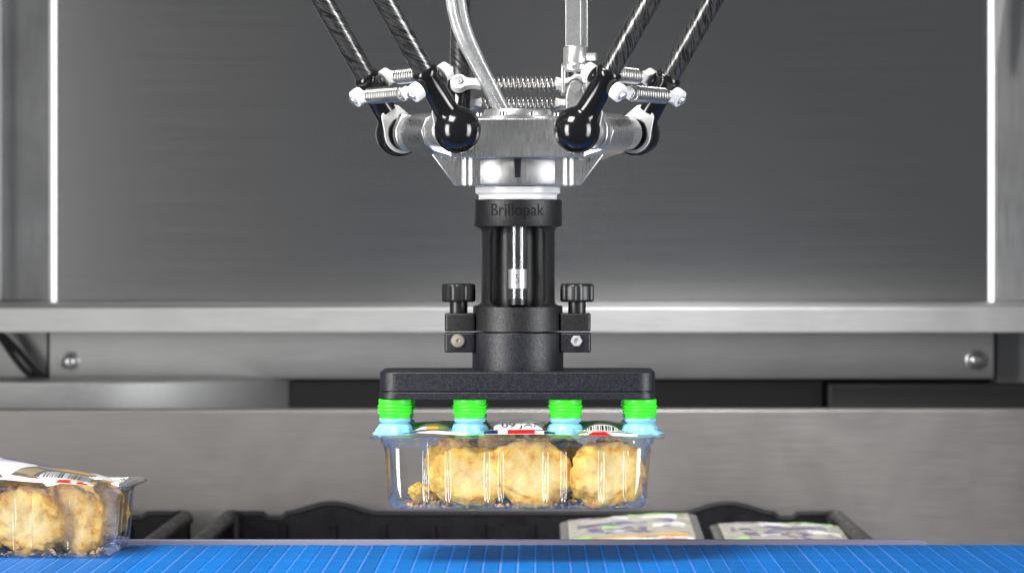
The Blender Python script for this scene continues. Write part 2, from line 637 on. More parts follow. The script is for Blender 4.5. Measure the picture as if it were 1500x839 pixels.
# channel plate under the beam, with bolts
YC = 1.075
ch = thing('channel_plate', (0, YC, wz(555, YC)), 'long recessed steel channel plate with two end bolts below the beam', 'plate')
x0, x1 = wx(72, YC) * 1e3, wx(1456, YC) * 1e3
H = (wz(478, YC) - wz(555, YC)) * 1e3
MB().prism([(0, 6), (0, H), (3, H), (3, 8), (30, 2), (30, 0), (2, 0)], x0, x1, 'yz').build('plate', 'beam', ch, 0.8)
for u, v in ((102, 529), (1429, 527)):
    bx, bz = wx(u, YC) * 1e3, (wz(v, YC) - wz(555, YC)) * 1e3
    b = MB().lathe([(10.5, 0), (10.5, 1.4), (9.4, 2), (8.6, 2), (8.4, 6), (6.5, 8.4), (3, 9.6), (0, 10)], (bx, -0.2, bz), (0, -1, 0), 28).build('bolt', 'steel', ch)
# frame behind
o = wbox('frame_post', -300, 70, 480, 560, 1.12, 0.05, 'beam', 1)
tag(o, 'dark steel frame post left of the channel plate', 'post')
o = wbox('frame_post', 1460, 1800, 480, 580, 1.12, 0.05, 'beam', 1)
tag(o, 'steel frame post right of the channel plate', 'post')
m = MB().prism([(wx(-300, .96) * 1e3, 955), (wx(90, .965) * 1e3, 962), (wx(180, .975) * 1e3, 975), (wx(300, 1.02) * 1e3, 1018), (wx(420, 1.09) * 1e3, 1090), (wx(520, 1.18) * 1e3, 1180), (wx(520, 1.2) * 1e3, 1200), (wx(-300, 1.0) * 1e3, 1200)],
               wz(640, .97) * 1e3, wz(559, .97) * 1e3)  # rail bent back so its face fades into shade to the right
o = m.build('frame_rail', 'beam', None, 2)
tag(o, 'grey steel frame rail in the gap below the left bolt, receding to the right', 'rail')
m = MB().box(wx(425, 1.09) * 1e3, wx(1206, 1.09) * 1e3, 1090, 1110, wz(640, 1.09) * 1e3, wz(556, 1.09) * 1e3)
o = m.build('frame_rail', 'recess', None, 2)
tag(o, 'long frame rail coloured dark as shade in the gap behind the gripper plate', 'rail')
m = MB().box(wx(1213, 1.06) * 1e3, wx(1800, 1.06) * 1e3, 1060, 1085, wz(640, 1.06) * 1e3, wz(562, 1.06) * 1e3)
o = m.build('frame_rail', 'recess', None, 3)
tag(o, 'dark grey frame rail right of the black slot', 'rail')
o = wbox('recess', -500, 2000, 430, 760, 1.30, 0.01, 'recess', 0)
tag(o, 'plate coloured near-black as shade behind the frame rails', kind='structure')
# lower stainless panel with folded top lip
YP = 0.84
zt = wz(600, YP) * 1e3
m = MB().prism([(YP * 1e3, -400), (YP * 1e3, zt - 1.2), (YP * 1e3 + 1.2, zt), (YP * 1e3 + 38, zt), (YP * 1e3 + 38, zt - 4), (YP * 1e3 + 5, zt - 4), (YP * 1e3 + 4, -400)], -950, 950, 'yz')
o = m.build('lower_wall', 'panel', None, 0.5)
tag(o, 'smudged grey stainless lower wall behind the crates', kind='structure')
# unseen shelf added under the crates, stops light leaking from below
o = MB().box(-950, 950, 300, 838, -108, -100).build('shelf', 'beam', None, 1)
tag(o, 'unseen steel shelf added below the crates', kind='structure')
# cables on the left
for pts, lab in (([(-30, 476), (2, 490), (24, 512), (48, 540), (72, 566)], 'upper black cable looping below the left end of the beam'),
                 ([(-30, 470), (0, 494), (18, 522), (40, 548), (60, 556), (82, 560)], 'lower black cable drooping below the left end of the beam')):
    P = []
    for (a, b), (c, d) in zip(pts, pts[1:]):
        for k in range(6):
            f = k / 6
            P.append((wx(a + (c - a) * f, 1.08) * 1e3, 1085, wz(b + (d - b) * f, 1.08) * 1e3))
    for _ in range(4):
        P = [P[0]] + [tuple((P[i - 1][j] + 2 * P[i][j] + P[i + 1][j]) / 4 for j in range(3)) for i in range(1, len(P) - 1)] + [P[-1]]
    o = MB().tube(P, 3.4, 10).build('cable', 'cable')
    tag(o, lab, 'cable', 'black cables at left')

# ================================================================== CONVEYOR BELT
belt = thing('conveyor_belt', (0, 0, 0), 'blue modular plastic conveyor belt across the bottom', 'conveyor')
PITCH = 12.5
Y0, Y1 = -165.0, 123.0
kp = 8.0
nk = int((Y1 - Y0) / kp)


def comb(side, off):
    pts = []
    xb, xt = 4.4, 6.3
    for i in range(nk):
        y = Y0 + i * kp + off
        pts += [(side * xb, y), (side * xt, y + 0.3), (side * xt, y + 2.3), (side * xb, y + 2.6)]
    return pts


poly = comb(1, 0.3) + list(reversed(comb(-1, 4.3)))
mm_ = MB().prism(poly, -8, 0)
# a low ridge of small studs along each link reads as the dotted hinge line
link_me = mm_.mesh('belt_link', 'belt', 30)
rod_me = MB().cyl((0, Y0, 0), (0, Y1 - 2, 0), 1.9, 12).mesh('hinge_rod', 'rod')
for i in range(-36, 38):
    b = link('belt_link', link_me, belt)
    b.location = (i * PITCH * .001 + .006, 0, random.uniform(-.00015, .0001))
    r_ = link('hinge_rod', rod_me, belt)
    r_.location = (i * PITCH * .001 + .006 + PITCH * .0005, 0, -.0022)
MB().box(-470, 475, Y0, Y1 - 3, -12, -8.5).build('slide_bed', 'dark', belt)
xr = wx(1352, .126) * 1e3
MB().prism([(-470, -9), (xr + 6, -9), (xr + 6, -0.6), (xr, 3.2), (-470, 3.2)], Y1 + 1.5, Y1 + 11, 'xz').build('wear_strip', 'rail', belt, 0.4)

# ================================================================== CRATES
ZR = -26.0


def crate(name, xl, xr, label):
    """open black plastic crate, 600 x 400 x 70 mm, origin at the middle of its base"""
    L, Wd, Hh = xr - xl, 400, 72
    c = thing(name, ((xl + xr) / 2 * .001, .612, (ZR - Hh) * .001), label, 'crate', 'black crates behind the belt')
    hx, hy = L / 2, Wd / 2
    MB().box(-hx + 6, hx - 6, -hy + 6, hy - 6, 0, 4).build('base', 'crate', c, 0.8)
    # back and front walls with raised hand-hold arches and a notch beside each
    for s, nm in ((1, 'back_wall'), (-1, 'front_wall')):
        top = []
        n = 120
        for i in range(n + 1):
            x = -hx + 8 + (L - 16) * i / n
            h = Hh - (3 if s > 0 else 16)
            for cx in (-hx + 0.175 * L, hx - 0.185 * L):
                d = abs(x - cx) / 44
                if d < 1 and s > 0:
                    h += 9.5 * (0.5 + 0.5 * math.cos(math.pi * d)) ** 0.8
            for cx in (-hx + 0.175 * L + 56 * (-1), hx - 0.185 * L + 56):
                if abs(x - cx) < 9:
                    h -= 4.5
            top.append((x, h))
        poly = [(-hx + 8, 4), (hx - 8, 4)] + list(reversed(top))
        y = s * (hy - 5)
        pr = MB().prism([(a, b) for a, b in poly], y - 2.5, y + 2.5, 'xz')
        wl = pr.build(nm, 'crate', c, 0.6)
        rim = [(x, y, h) for x, h in top]
        MB().tube(rim, 3.4, 8).build('rim', 'crate', wl)
    for s in (-1, 1):
        x = s * (hx - 5)
        sw = MB().box(x - 2.5, x + 2.5, -hy + 8, hy - 8, 4, Hh - 4).build('side_wall', 'crate', c, 0.6)
        MB().tube([(x, -hy + 6, Hh - 6), (x, hy - 12, Hh - 6), (x, hy - 4, Hh - 8)], 7.2, 14).build('side_rim', 'craterim', sw)
        for k in range(7):
            yy = -hy + 40 + k * 53
            MB().box(x - s * 2.5 - s * 5, x - s * 2.5, yy - 2, yy + 2, 6, Hh - 14).build('wall_rib', 'crate', sw)
    for sx in (-1, 1):
        for sy in (-1, 1):
            MB().lathe([(9, 4), (9, Hh - 4), (7.5, Hh - 1), (4, Hh + 1), (0, Hh + 1)], (sx * (hx - 9), sy * (hy - 9), 0), (0, 0, 1), 16).build('corner_post', 'crate', c)
    for k in range(-5, 6):
        for y, s in ((hy - 5, -1),):
            MB().box(k * 48 - 1.5, k * 48 + 1.5, y - 8, y - 2.6, 6, Hh - 12).build('wall_rib', 'crate', c)
    return c


crate('plastic_crate', -302, 296, 'wide black plastic crate holding two packs behind the belt')
crate('plastic_crate', -932, -334, 'black plastic crate partly hidden behind the left tray')

# ================================================================== FOOD TRAYS


def perim(hx, hy, r, ex=200, ey=100, nc=12):
    pts = []
    segs = [((hx, -hy + r), (hx, hy - r), ey, 0), ((hx - r, hy), (-hx + r, hy), ex, 90), ((-hx, hy - r), (-hx, -hy + r), ey, 180), ((-hx + r, -hy), (hx - r, -hy), ex, 270)]
    cs = [(hx - r, hy - r), (-hx + r, hy - r), (-hx + r, -hy + r), (hx - r, -hy + r)]
    for k, (a, b, n, a0) in enumerate(segs):
        nx, ny = math.cos(R(a0)), math.sin(R(a0))
        for i in range(n):
            f = i / n
            pts.append((a[0] + (b[0] - a[0]) * f, a[1] + (b[1] - a[1]) * f, nx, ny, 'x' if k % 2 else 'y'))
        for i in range(nc):
            an = R(a0 + 90 * i / nc)
            pts.append((cs[k][0] + r * math.cos(an), cs[k][1] + r * math.sin(an), math.cos(an), math.sin(an), 'c'))
    return pts


RIBX = [-86, -66, -50, -22, -12, 20, 33, 60, 78, 89]
RIBY = [-34, -14, 14, 34]


def rib(kind, x, y):
    if kind == 'x':
        d = min(abs(x - q) for q in RIBX)
    elif kind == 'y':
        d = min(abs(y - q) for q in RIBY)
    else:
        return 0
    return (0.5 + 0.5 * math.cos(math.pi * d / 2.3)) if d < 2.3 else 0.0


def tray_shell():
    rows = [(105.6, 63.2, 20, -1.4, 0), (106.4, 64, 21, -0.2, 0), (106, 63.6, 21, 0.25, 0), (100.5, 57.5, 19, 0.0, 0), (99, 56, 18.5, -0.6, 0), (98.6, 55.6, 18, -2.2, 0),
            (98.4, 55.4, 18, -4.4, 0), (96.9, 53.9, 17, -5.2, 0), (96.6, 53.6, 17, -8, 0.2), (96.3, 53.3, 17, -11, 1), (95.4, 52.4, 16, -22, 1),
            (94.4, 51.4, 15.5, -34, 1), (93.6, 50.6, 15, -43, 1), (93.2, 50.2, 15, -46.5, 0.4), (92.2, 49.2, 14.5, -49, 0), (90, 47, 13, -51, 0.0), (87, 44, 11, -51.8, 0)]
    m = MB()
    rings = []
    for hx, hy, r, z, rb in rows:
        ids = []
        for (x, y, nx, ny, kd) in perim(hx, hy, r):
            d = rb * 2.0 * rib(kd, x, y)
            wv = 0.25 * noise.noise(Vector((x * .05, y * .05, z * .05)))
            ids.append(len(m.v))
            m.v.append((x - nx * d, y - ny * d, z + wv * (1 if z > -1 else 0.3)))
        rings.append(ids)
    base = perim(87, 44, 11)
    for f in (0.93, 0.86, 0.78, 0.68, 0.56, 0.42, 0.28, 0.14):
        ids = []
        for (x, y, nx, ny, kd) in base:
            X_, Y_ = x * f, y * f
            z = -51.8
            up = 0.5 + 0.5 * math.cos(X_ * 2 * math.pi / 21)
            z += 4.2 * up ** 1.5 * (1 if f < 0.9 else 0.6)
            ids.append(len(m.v))
            m.v.append((X_, Y_, z))
        rings.append(ids)
    n = len(rings[0])
    for A, B in zip(rings, rings[1:]):
        for i in range(n):
            j = (i + 1) % n
            m.f.append((A[i], A[j], B[j], B[i]))
    m.f.append(tuple(rings[-1]))
    return m.mesh('tray_shell', 'pet', 60)


SHELL = tray_shell()


def film_mesh(h, name='film_lid', mat='film', hx=105, hy=62.6, r=20):
    m = MB()
    base = perim(hx, hy, r, 80, 40, 10)
    n = len(base)
    rings = []
    for k in range(30):
        f = 1 - (k / 30) ** 1.0
        ids = []
        for (x, y, nx, ny, kd) in base:
            ids.append(len(m.v))
            m.v.append((x * f, y * f, h(x * f, y * f)))
        rings.append(ids)
    for A, B in zip(rings, rings[1:]):
        for i in range(n):
            j = (i + 1) % n
            m.f.append((A[i], A[j], B[j], B[i]))
    m.f.append(tuple(rings[-1]))
    return m.mesh(name, mat, 80)


def drape(h, quad, off=0.18, nx=24, ny=8, m=None):
    """a thin printed patch lying on the film; quad = 4 corners (x, y) in order"""
    m = m or MB()
    a, b, c, d = [Vector((q[0], q[1])) for q in quad]
    o0 = len(m.v)
    for j in range(ny + 1):
        for i in range(nx + 1):
            s, t_ = i / nx, j / ny
            p = (a * (1 - s) + b * s) * (1 - t_) + (d * (1 - s) + c * s) * t_
            m.v.append((p.x, p.y, h(p.x, p.y) + off))
    for j in range(ny):
        for i in range(nx):
            q = o0 + j * (nx + 1) + i
            m.f.append((q, q + 1, q + nx + 2, q + nx + 1))
    return m


def rect(x0, x1, y0, y1, sk=0):
    return [(x0, y0), (x1, y0), (x1 + sk, y1), (x0 + sk, y1)]


def drape_text(h, body, height, cx, cy, rot=0, off=0.32, stretch=1.0):
    vs, fs = text_mb(body, height)
    m = MB()
    ca, sa = math.cos(rot), math.sin(rot)
    out = []
    for x, y, z in vs:
        y *= stretch
        X_, Y_ = cx + x * ca - y * sa, cy + x * sa + y * ca
        out.append((X_, Y_, h(X_, Y_) + off))
    return m.add(out, fs)


def make_tray(name, loc, label, h, prints, rz=0.0, group=None, rot=None):
    t_ = thing(name, loc, label, 'food tray', group, rz)
    if rot:
        t_.rotation_euler = rot
    link('tray_shell', SHELL, t_)
    fl = link('film_lid', film_mesh(h), t_)
    for nm, mat, patches in prints:
        if nm == 'barcode':
            m = MB()
            for q, of in patches:
                drape(h, q, of, 2, 8, m)
            m.build(nm, mat, fl, sharp=0)['kind'] = 'stuff'
            continue
        for q in patches:
            if isinstance(q, MB):
                q.build(nm, mat, fl, sharp=0)
            else:
                quad, of = q if isinstance(q, tuple) else (q, 0.18)
                drape(h, quad, of).build(nm, mat, fl, sharp=0)
    return t_


# --- the film of the held tray: pulled down at the suction cups, puffed up between them
CUPX = (-88.7, -34.6, 34.6, 88.7)
CUPY = (-33.0, 33.0)


def h_held(x, y):
    ex = max(0.0, 1 - (abs(x) / 107) ** 6)
    ey = max(0.0, min(1.0, (62.6 - abs(y)) / 27))
    ey = ey * (1.25 - 0.25 * ey)
    b = 8.8 * min(1.0, ey) * ex
    dip = 0
    for cx in CUPX:
        for cy in CUPY:
            d2 = ((x - cx) ** 2 + ((y - cy) * 0.9) ** 2) / (16.5 ** 2)
            dip = max(dip, math.exp(-d2 * d2))
    b = b * (1 - 0.92 * dip) + 0.5 * dip
    wr = 0.7 * noise.noise(Vector((x * .06, y * .03, 3.1))) * ex * max(0, ey)
    return 0.35 + b + wr


def bars(h, x0, x1, y0, y1, n, sk=0, seed=3):
    rnd = random.Random(seed)
    out = []
    x = x0
    while x < x1:
        wd = rnd.choice((0.35, 0.5, 0.7, 1.0)) * (x1 - x0) / n
        out.append((rect(x, x + wd, y0, y1, sk), 0.3))
        x += wd + rnd.choice((0.35, 0.5, 0.8)) * (x1 - x0) / n
    return out


ph = [
    ('label_patch', 'p_white', [rect(-17, 18, -49, -30), rect(-74, -65.5, -47, -41), [(-77, -53), (-38, -59), (-34, -54), (-60, -50)], rect(47, 84, -51.5, -38), rect(-23, 12, -57, -50),
                                rect(12, 21, -57, -51), [(44, -58), (86, -60.5), (86, -55), (48, -52)]]),
    ('red_band', 'p_red', [(rect(-7, 12.5, -56.6, -50.2), 0.3), ([(50, -59), (68, -59.5), (63, -53.5), (54, -53.5)], 0.32)]),
    ('navy_band', 'p_navy', [(rect(-24, -14, -56.6, -50.6), 0.3), (rect(19, 27, -57, -52), 0.32), ([(-86, -55), (-74, -54), (-70, -52), (-80, -52)], 0.3)]),
    ('orange_patch', 'p_orange', [(rect(-65.5, -57, -47, -41), 0.24)]),
    ('green_patch', 'p_green', [(rect(-57, -51.5, -47, -41), 0.24), (rect(-74, -52, -38, -30), 0.24), (rect(60, 78, -37, -28), 0.24), ([(43, -57), (51, -55), (50, -51.5), (45, -51.5)], 0.32)]),
    ('brown_patch', 'p_tan', [rect(44, 58, -37, -28)]),
    ('grey_patch', 'p_grey', [rect(-76, -46, -29, 6), rect(44, 84, -27, 6)]),
    ('barcode', 'p_black', bars(h_held, 49, 82, -50.5, -40.5, 24)),
    ('date_lettering', 'p_black', [drape_text(h_held, '09 JAN', 7.5, 3.5, -41.5, 0, 0.4, 1.5)]),
]
TC = Vector((-0.01325, 0.0, CZ - 0.1325))
make_tray('food_tray', TC, 'clear plastic tray of biscuits held up by the suction gripper', h_held, ph)


# --- the tray on the belt
def h_left(x, y):
    e = 1 - (abs(x) / 107) ** 4
    ey = max(0.0, 1 - (abs(y) / 63.5) ** 3)
    g = 17.5 * math.exp(-((x + 4) / 52) ** 2) + 4 * math.exp(-((x - 62) / 22) ** 2)
    b = g * max(0.0, e) * ey ** 0.8
    wr = 1.5 * noise.noise(Vector((x * .05, y * .035, 8.4))) * max(0, e) * ey
    curl = 3.2 * max(0.0, (x - 98) / 9) ** 1.5
    return 0.35 + b + wr + curl


pl = [
    ('label_patch', 'p_white', [[(-60, -52), (18, -50), (36, 10), (-60, 10)], [(-60, -57), (80, -57), (80, -50), (-60, -50)], [(38, -46), (76, -46), (74, -20), (40, -20)], [(64, -10), (94, -16), (94, 10), (70, 20)]]),
    ('lilac_patch', 'p_lilac', [([(-40, -28), (0, -26), (22, 4), (-30, 4)], 0.3)]),
    ('brown_patch', 'p_tan', [([(20, -44), (34, -44), (38, -16), (32, -16)], 0.28), ([(30, -8), (74, -12), (74, 6), (30, 8)], 0.28)]),
    ('purple_patch', 'p_purple', [([(2, 2), (48, 0), (48, 12), (2, 14)], 0.34), ([(-4, -55), (14, -55), (10, -50), (0, -50)], 0.34)]),
    ('red_dots', 'p_red', [([(52, -56), (64, -56), (62, -50.5), (54, -50.5)], 0.34), ([(67, -56), (76, -56), (75, -51), (68, -51)], 0.34), ([(-40, -57), (-22, -57), (-24, -50), (-38, -50)], 0.34)]),
    ('orange_patch', 'p_orange', [([(40, -4), (70, -8), (70, 0), (44, 4)], 0.32)]),
    ('barcode', 'p_black', bars(h_left, 41, 76, -45, -22, 22, -1, 5)),
    ('date_lettering', 'p_black', [drape_text(h_left, '09 JAN', 6.5, -20, -40, 0, 0.45, 1.6)]),
    ('name_lettering', 'p_grey', [drape_text(h_left, 'CS', 9, -8, -12, 0.1, 0.6, 1.4)]),
]
TL = Vector((-0.4025, 0.056, 0.0521))
make_tray('food_tray', TL, 'clear plastic tray of biscuits standing on the blue belt at left', h_left, pl, R(-1.5))


# --- packs lying in the crate behind
def h_pack(seed, amp):
    def h(x, y):
        e = max(0.0, 1 - (abs(x) / 107) ** 4) * max(0.0, 1 - (abs(y) / 63.5) ** 4)
        return 0.35 + e * (amp + 2.0 * noise.noise(Vector((x * .04, y * .04, seed))) + 1.4 * noise.noise(Vector((x * .11, y * .13, seed + 4))))
    return h


def pack_prints(h, seed):
    return [
        ('label_patch', 'p_beige', [rect(-98, 98, -56, 56)]),
        ('white_band', 'p_white', [(rect(-96, -72, -54, 54), 0.36), (rect(40, 60, -44, 20), 0.36), (rect(-20, 4, -50, -20), 0.36)]),
        ('purple_patch', 'p_purple', [([(-50, -20), (-30, 34), (-6, 40), (-20, -24)], 0.36), (rect(10, 30, -40, 48), 0.36)]),
        ('red_stripes', 'p_red', [(rect(-92, -88, -50, -22), 0.5), (rect(-86, -82, -48, -24), 0.5), (rect(-92, -86, 26, 50), 0.5)]),
        ('green_patch', 'p_lime', [(rect(-60, -44, 36, 52), 0.45), (rect(-14, 6, 10, 26), 0.5), (rect(64, 84, -50, 0), 0.4)]),
        ('orange_patch', 'p_orange', [(rect(-70, -62, -50, 40), 0.4)]),
        ('lilac_patch', 'p_lilac', [(rect(-40, -26, 6, 24), 0.55), (rect(70, 90, 10, 40), 0.5)]),
    ]


hp1, hp2 = h_pack(2.2, 6), h_pack(9.7, 7)
g1 = make_tray('food_pack', (0.086, 0.60, -0.030), 'printed film pack tilted in the crate, nearer the gripper', hp1, pack_prints(hp1, 1), 0, 'printed packs in the crate', (R(0), R(-4.0), R(0)))
g1.rotation_euler = (R(-3.5), R(-3.2), R(90))
g2 = make_tray('food_pack', (0.226, 0.60, -0.036), 'flat printed film pack at the right end of the crate', hp2, pack_prints(hp2, 2), 0, 'printed packs in the crate', (0, 0, 0))
g2.rotation_euler = (R(1), R(-2.4), R(90))

# ================================================================== BISCUITS


def biscuit_mesh(seed, thick=0.5):
    bm = bmesh.new()
    bmesh.ops.create_icosphere(bm, subdivisions=5, radius=1.0)
    rnd = random.Random(seed)
    off = Vector((seed * 7.3, seed * 3.1, seed * 1.7))
    for v in bm.verts:
        p = v.co.copy()
        # squarish disc: flattened faces, rounded rim
        ax, ay, az = p
        q = (abs(ax) ** 2.3 + abs(az) ** 2.3) ** (1 / 2.3)
        l = (q ** 4.5 + abs(ay) ** 4.5) ** (1 / 4.5)
        p = p / l
        p.y *= thick
        n1 = noise.fractal(p * 1.7 + off, 0.9, 2.1, 4)
        n2 = noise.fractal(p * 5.5 + off, 0.8, 2.2, 4)
        rg = 1 - abs(noise.noise(p * 2.6 + off * 2)) * 2
        rim = (p.x ** 2 + p.z ** 2) ** .5
        k = 1 + 0.18 * n1 + 0.05 * n2 + 0.07 * max(0, rg - .55) * (1 if rim > .6 else .4)
        # split round the rim
        k -= 0.07 * math.exp(-((p.y / thick - 0.15 * math.sin(3 * math.atan2(p.z, p.x) + seed)) / 0.18) ** 2) * max(0, rim - .6) * 2
        v.co = p * k
    me = bpy.data.meshes.new('biscuit')
    bm.to_mesh(me)
    bm.free()
    finish(me, 'biscuit', 0)
    return me


BM = [biscuit_mesh(s, t_) for s, t_ in ((1, .52), (2, .48), (3, .55), (4, .5), (5, .46))]


def biscuit_obj(k, base, pos, dims, rot, label, group):
    o = link('biscuit', BM[k])
    o.location = (base[0] + pos[0] * .001, base[1] + pos[1] * .001, base[2] + pos[2] * .001)
    o.scale = (dims[0] * .0005, dims[1] * .001, dims[2] * .0005)
    o.rotation_euler = [R(a) for a in rot]
    return tag(o, label, 'biscuit', group)


GH = 'biscuits in the held tray'
# positions in mm from the tray's flange centre; front row faces the camera
HB = [(0, (-34, -30, -30), (54, 24, 42), (-10, 8, 6), 'pale floury biscuit leftmost in front row of the held tray'),
      (1, (10, -29, -27), (56, 26, 49), (-6, 24, -5), 'broad golden biscuit in the middle front of the held tray'),
      (2, (63, -29, -28), (54, 25, 46), (-8, -16, 8), 'pale golden biscuit at the right front of the held tray'),
      (3, (-40, 4, -24), (50, 24, 44), (14, 40, 12), 'browner biscuit behind the leftmost one in the held tray'),
      (4, (-12, 2, -24), (54, 24, 46), (10, 70, -6), 'brown topped biscuit half hidden between the front two in held tray'),
      (0, (37, -14, -28), (42, 22, 46), (4, 100, 16), 'golden biscuit showing in the gap left of the right front one'),
      (3, (72, 6, -25), (32, 24, 46), (5, 130, 4), 'golden biscuit against the right end of the held tray'),
      (2, (24, 12, -22), (50, 24, 44), (5, 60, 4), 'dark topped biscuit at the back centre of the held tray'),
      (4, (-68, -24, -43), (24, 11, 15), (30, 20, 40), 'small broken biscuit piece at lower left of the held tray')]
for k, p, d, r_, lab in HB:
    biscuit_obj(k, TC, p, d, r_, lab, GH)
GL = 'biscuits in the tray on the belt'
LB = [(2, (26, -26, -27), (54, 24, 46), (-6, 40, -6), 'pale biscuit in front near the middle of the left tray'),
      (1, (58, -12, -26), (54, 24, 48), (6, 75, -10), 'golden biscuit at the right front of the left tray'),
      (4, (-16, -27, -26), (58, 24, 48), (-6, 12, 8), 'pale biscuit cut by the left edge of the picture'),
      (3, (74, 18, -25), (40, 24, 44), (8, 30, 12), 'golden biscuit at the far right end of the left tray'),
      (0, (10, 14, -23), (54, 24, 48), (6, 140, 8), 'browner biscuit behind the front pair in the left tray')]
for k, p, d, r_, lab in LB:
    biscuit_obj(k, TL, p, d, r_, lab, GL)


def crumbs(base, n, seed, label, xr_=(-84, 84)):
    rnd = random.Random(seed)
    m = MB()
    for i in range(n):
        x, y = rnd.uniform(*xr_), rnd.uniform(-45, -10) if rnd.random() < .8 else rnd.uniform(-45, 40)
        s = rnd.choice((0.7, 0.9, 1.2, 1.7, 2.4)) * rnd.uniform(.7, 1.3)
        z = -51.2 + 4.2 * (0.5 + 0.5 * math.cos(x * 2 * math.pi / 21)) ** 1.5 + s * .5
        vs = []
        for a in range(6):
            d = Vector(((1, 0, 0), (-1, 0, 0), (0, 1, 0), (0, -1, 0), (0, 0, 1), (0, 0, -1))[a]) * s * rnd.uniform(.6, 1.3)
            vs.append((x + d.x + rnd.uniform(-.3, .3) * s, y + d.y, z + d.z * .8 + rnd.uniform(-.2, .2) * s))
        m.add(vs, [(0, 2, 4), (2, 1, 4), (1, 3, 4), (3, 0, 4), (2, 0, 5), (1, 2, 5), (3, 1, 5), (0, 3, 5)])
    o = m.build('crumbs', 'crumb', None, loc=base)
    tag(o, label, 'crumbs', kind='stuff')


crumbs(TC, 260, 5, 'golden crumbs on the bottom of the held tray')
crumbs(TL, 200, 6, 'golden crumbs on the bottom of the left tray')

# ================================================================== ROBOT HEAD (millimetres about its axis)
AX = -0.01325
rob = thing('delta_robot_head', (AX, 0, CZ), 'machined metal delta robot head carried on six black carbon rods', 'robot')


def hexa(d_flat, d_arm, rr=0):
    """hexagon with three arm sides (normals to left-front, right-front, back) and three flat sides"""
    ns = [(270, d_flat), (330, d_arm), (30, d_flat), (90, d_arm), (150, d_flat), (210, d_arm)]
    out = []
    for i in range(6):
        a1, d1 = ns[i]
        a2, d2 = ns[(i + 1) % 6]
        c1, s1, c2, s2 = math.cos(R(a1)), math.sin(R(a1)), math.cos(R(a2)), math.sin(R(a2))
        det = c1 * s2 - s1 * c2
        out.append(((d1 * s2 - s1 * d2) / det, (c1 * d2 - d1 * c2) / det))
    return out


hub = MB().prism(hexa(48, 66), 68.2, 96.6).build('hub_plate', 'hub', rob, 1.2, 3)
top, bot = hexa(28, 65), hexa(28, 44)
vs = [(x, y, 67.9) for x, y in top] + [(x, y, 73 - 24.8) for x, y in bot]
MB().add(vs, [tuple(range(6)), tuple(range(11, 5, -1))] + [(i, (i + 1) % 6, 6 + (i + 1) % 6, 6 + i) for i in range(6)]).build('arm_web', 'hub', hub, 1.0, 3)
MB().lathe([(44, 67.9), (45, 66), (45, 50), (44, 48.5)], seg=72).build('hub_core', 'core', hub)
for s_ in (-1, 1):
    MB().prism([(s_ * 63.5, 72.5), (s_ * 24, 72.5), (s_ * 24, 48.3), (s_ * 45.5, 48.3)], -36, -28.5, 'xz').build('front_gusset', 'hub', hub, 0.8, 2)
for a in (-50, 50, 70, 110, 190, -10, 170, 230):
    an = R(a - 90) if abs(a) == 50 else R(a)
for x in (-36.5, 36.5):
    MB().cyl((x, -34, 48.6), (x, -34, 67.6), 4.2, 20).build('web_post', 'hub', hub)
MB().prism([(-2.4, 67.5), (-1.8, 54), (1.8, 54), (2.4, 67.5)], -45.5, -42, 'xz').build('slot_shade', 'dark', hub)  # dark bar in place of the groove's shaded inside
MB().lathe([(25, 96.7), (25, 103), (24, 104.5), (0, 104.5)], seg=60).build('hub_cap', 'steel', hub)
MB().lathe([(33, 96.7), (33, 98.6), (32, 99.4), (0, 99.4)], seg=60).build('hub_flange', 'hub', hub)
for a in (200, 340, 90, 250, 290):
    c = Vector((30 * math.cos(R(a)), 30 * math.sin(R(a)), 98.6))
    MB().lathe([(2.6, 0), (2.6, 3), (2.2, 3.4), (0, 3.4)], c, (0, 0, 1), 16).build('screw', 'chrome', hub)

# ---- rods, axles, springs
TILT = R(33)
ZA = 87.0
HB_ = 45.0


def rod_end_mb():
    prof = [(0.0, -16.8)]
    Rb = 16.8
    for i in range(1, 17):
        a = -90 + i * 8.9
        prof.append((Rb * math.cos(R(a)), Rb * math.sin(R(a))))
    prof = [p for p in prof if p[1] < 13.2]
    prof += [(9.7, 14.0), (9.0, 15.3), (8.8, 17), (8.7, 19.5)]
    m = MB().lathe(prof, seg=48)
    me = m.mesh('tmp', 'anod')
    bm = bmesh.new()
    bm.from_mesh(me)
    res = bmesh.ops.bisect_plane(bm, geom=bm.verts[:] + bm.edges[:] + bm.faces[:], plane_co=(.0052, 0, 0), plane_no=(1, 0, 0), clear_outer=True)
    ed = [e for e in res['geom_cut'] if isinstance(e, bmesh.types.BMEdge)]
    bmesh.ops.holes_fill(bm, edges=ed, sides=0)
    bm.to_mesh(me)
    bm.free()
    finish(me, 'anod', 40)
    return me


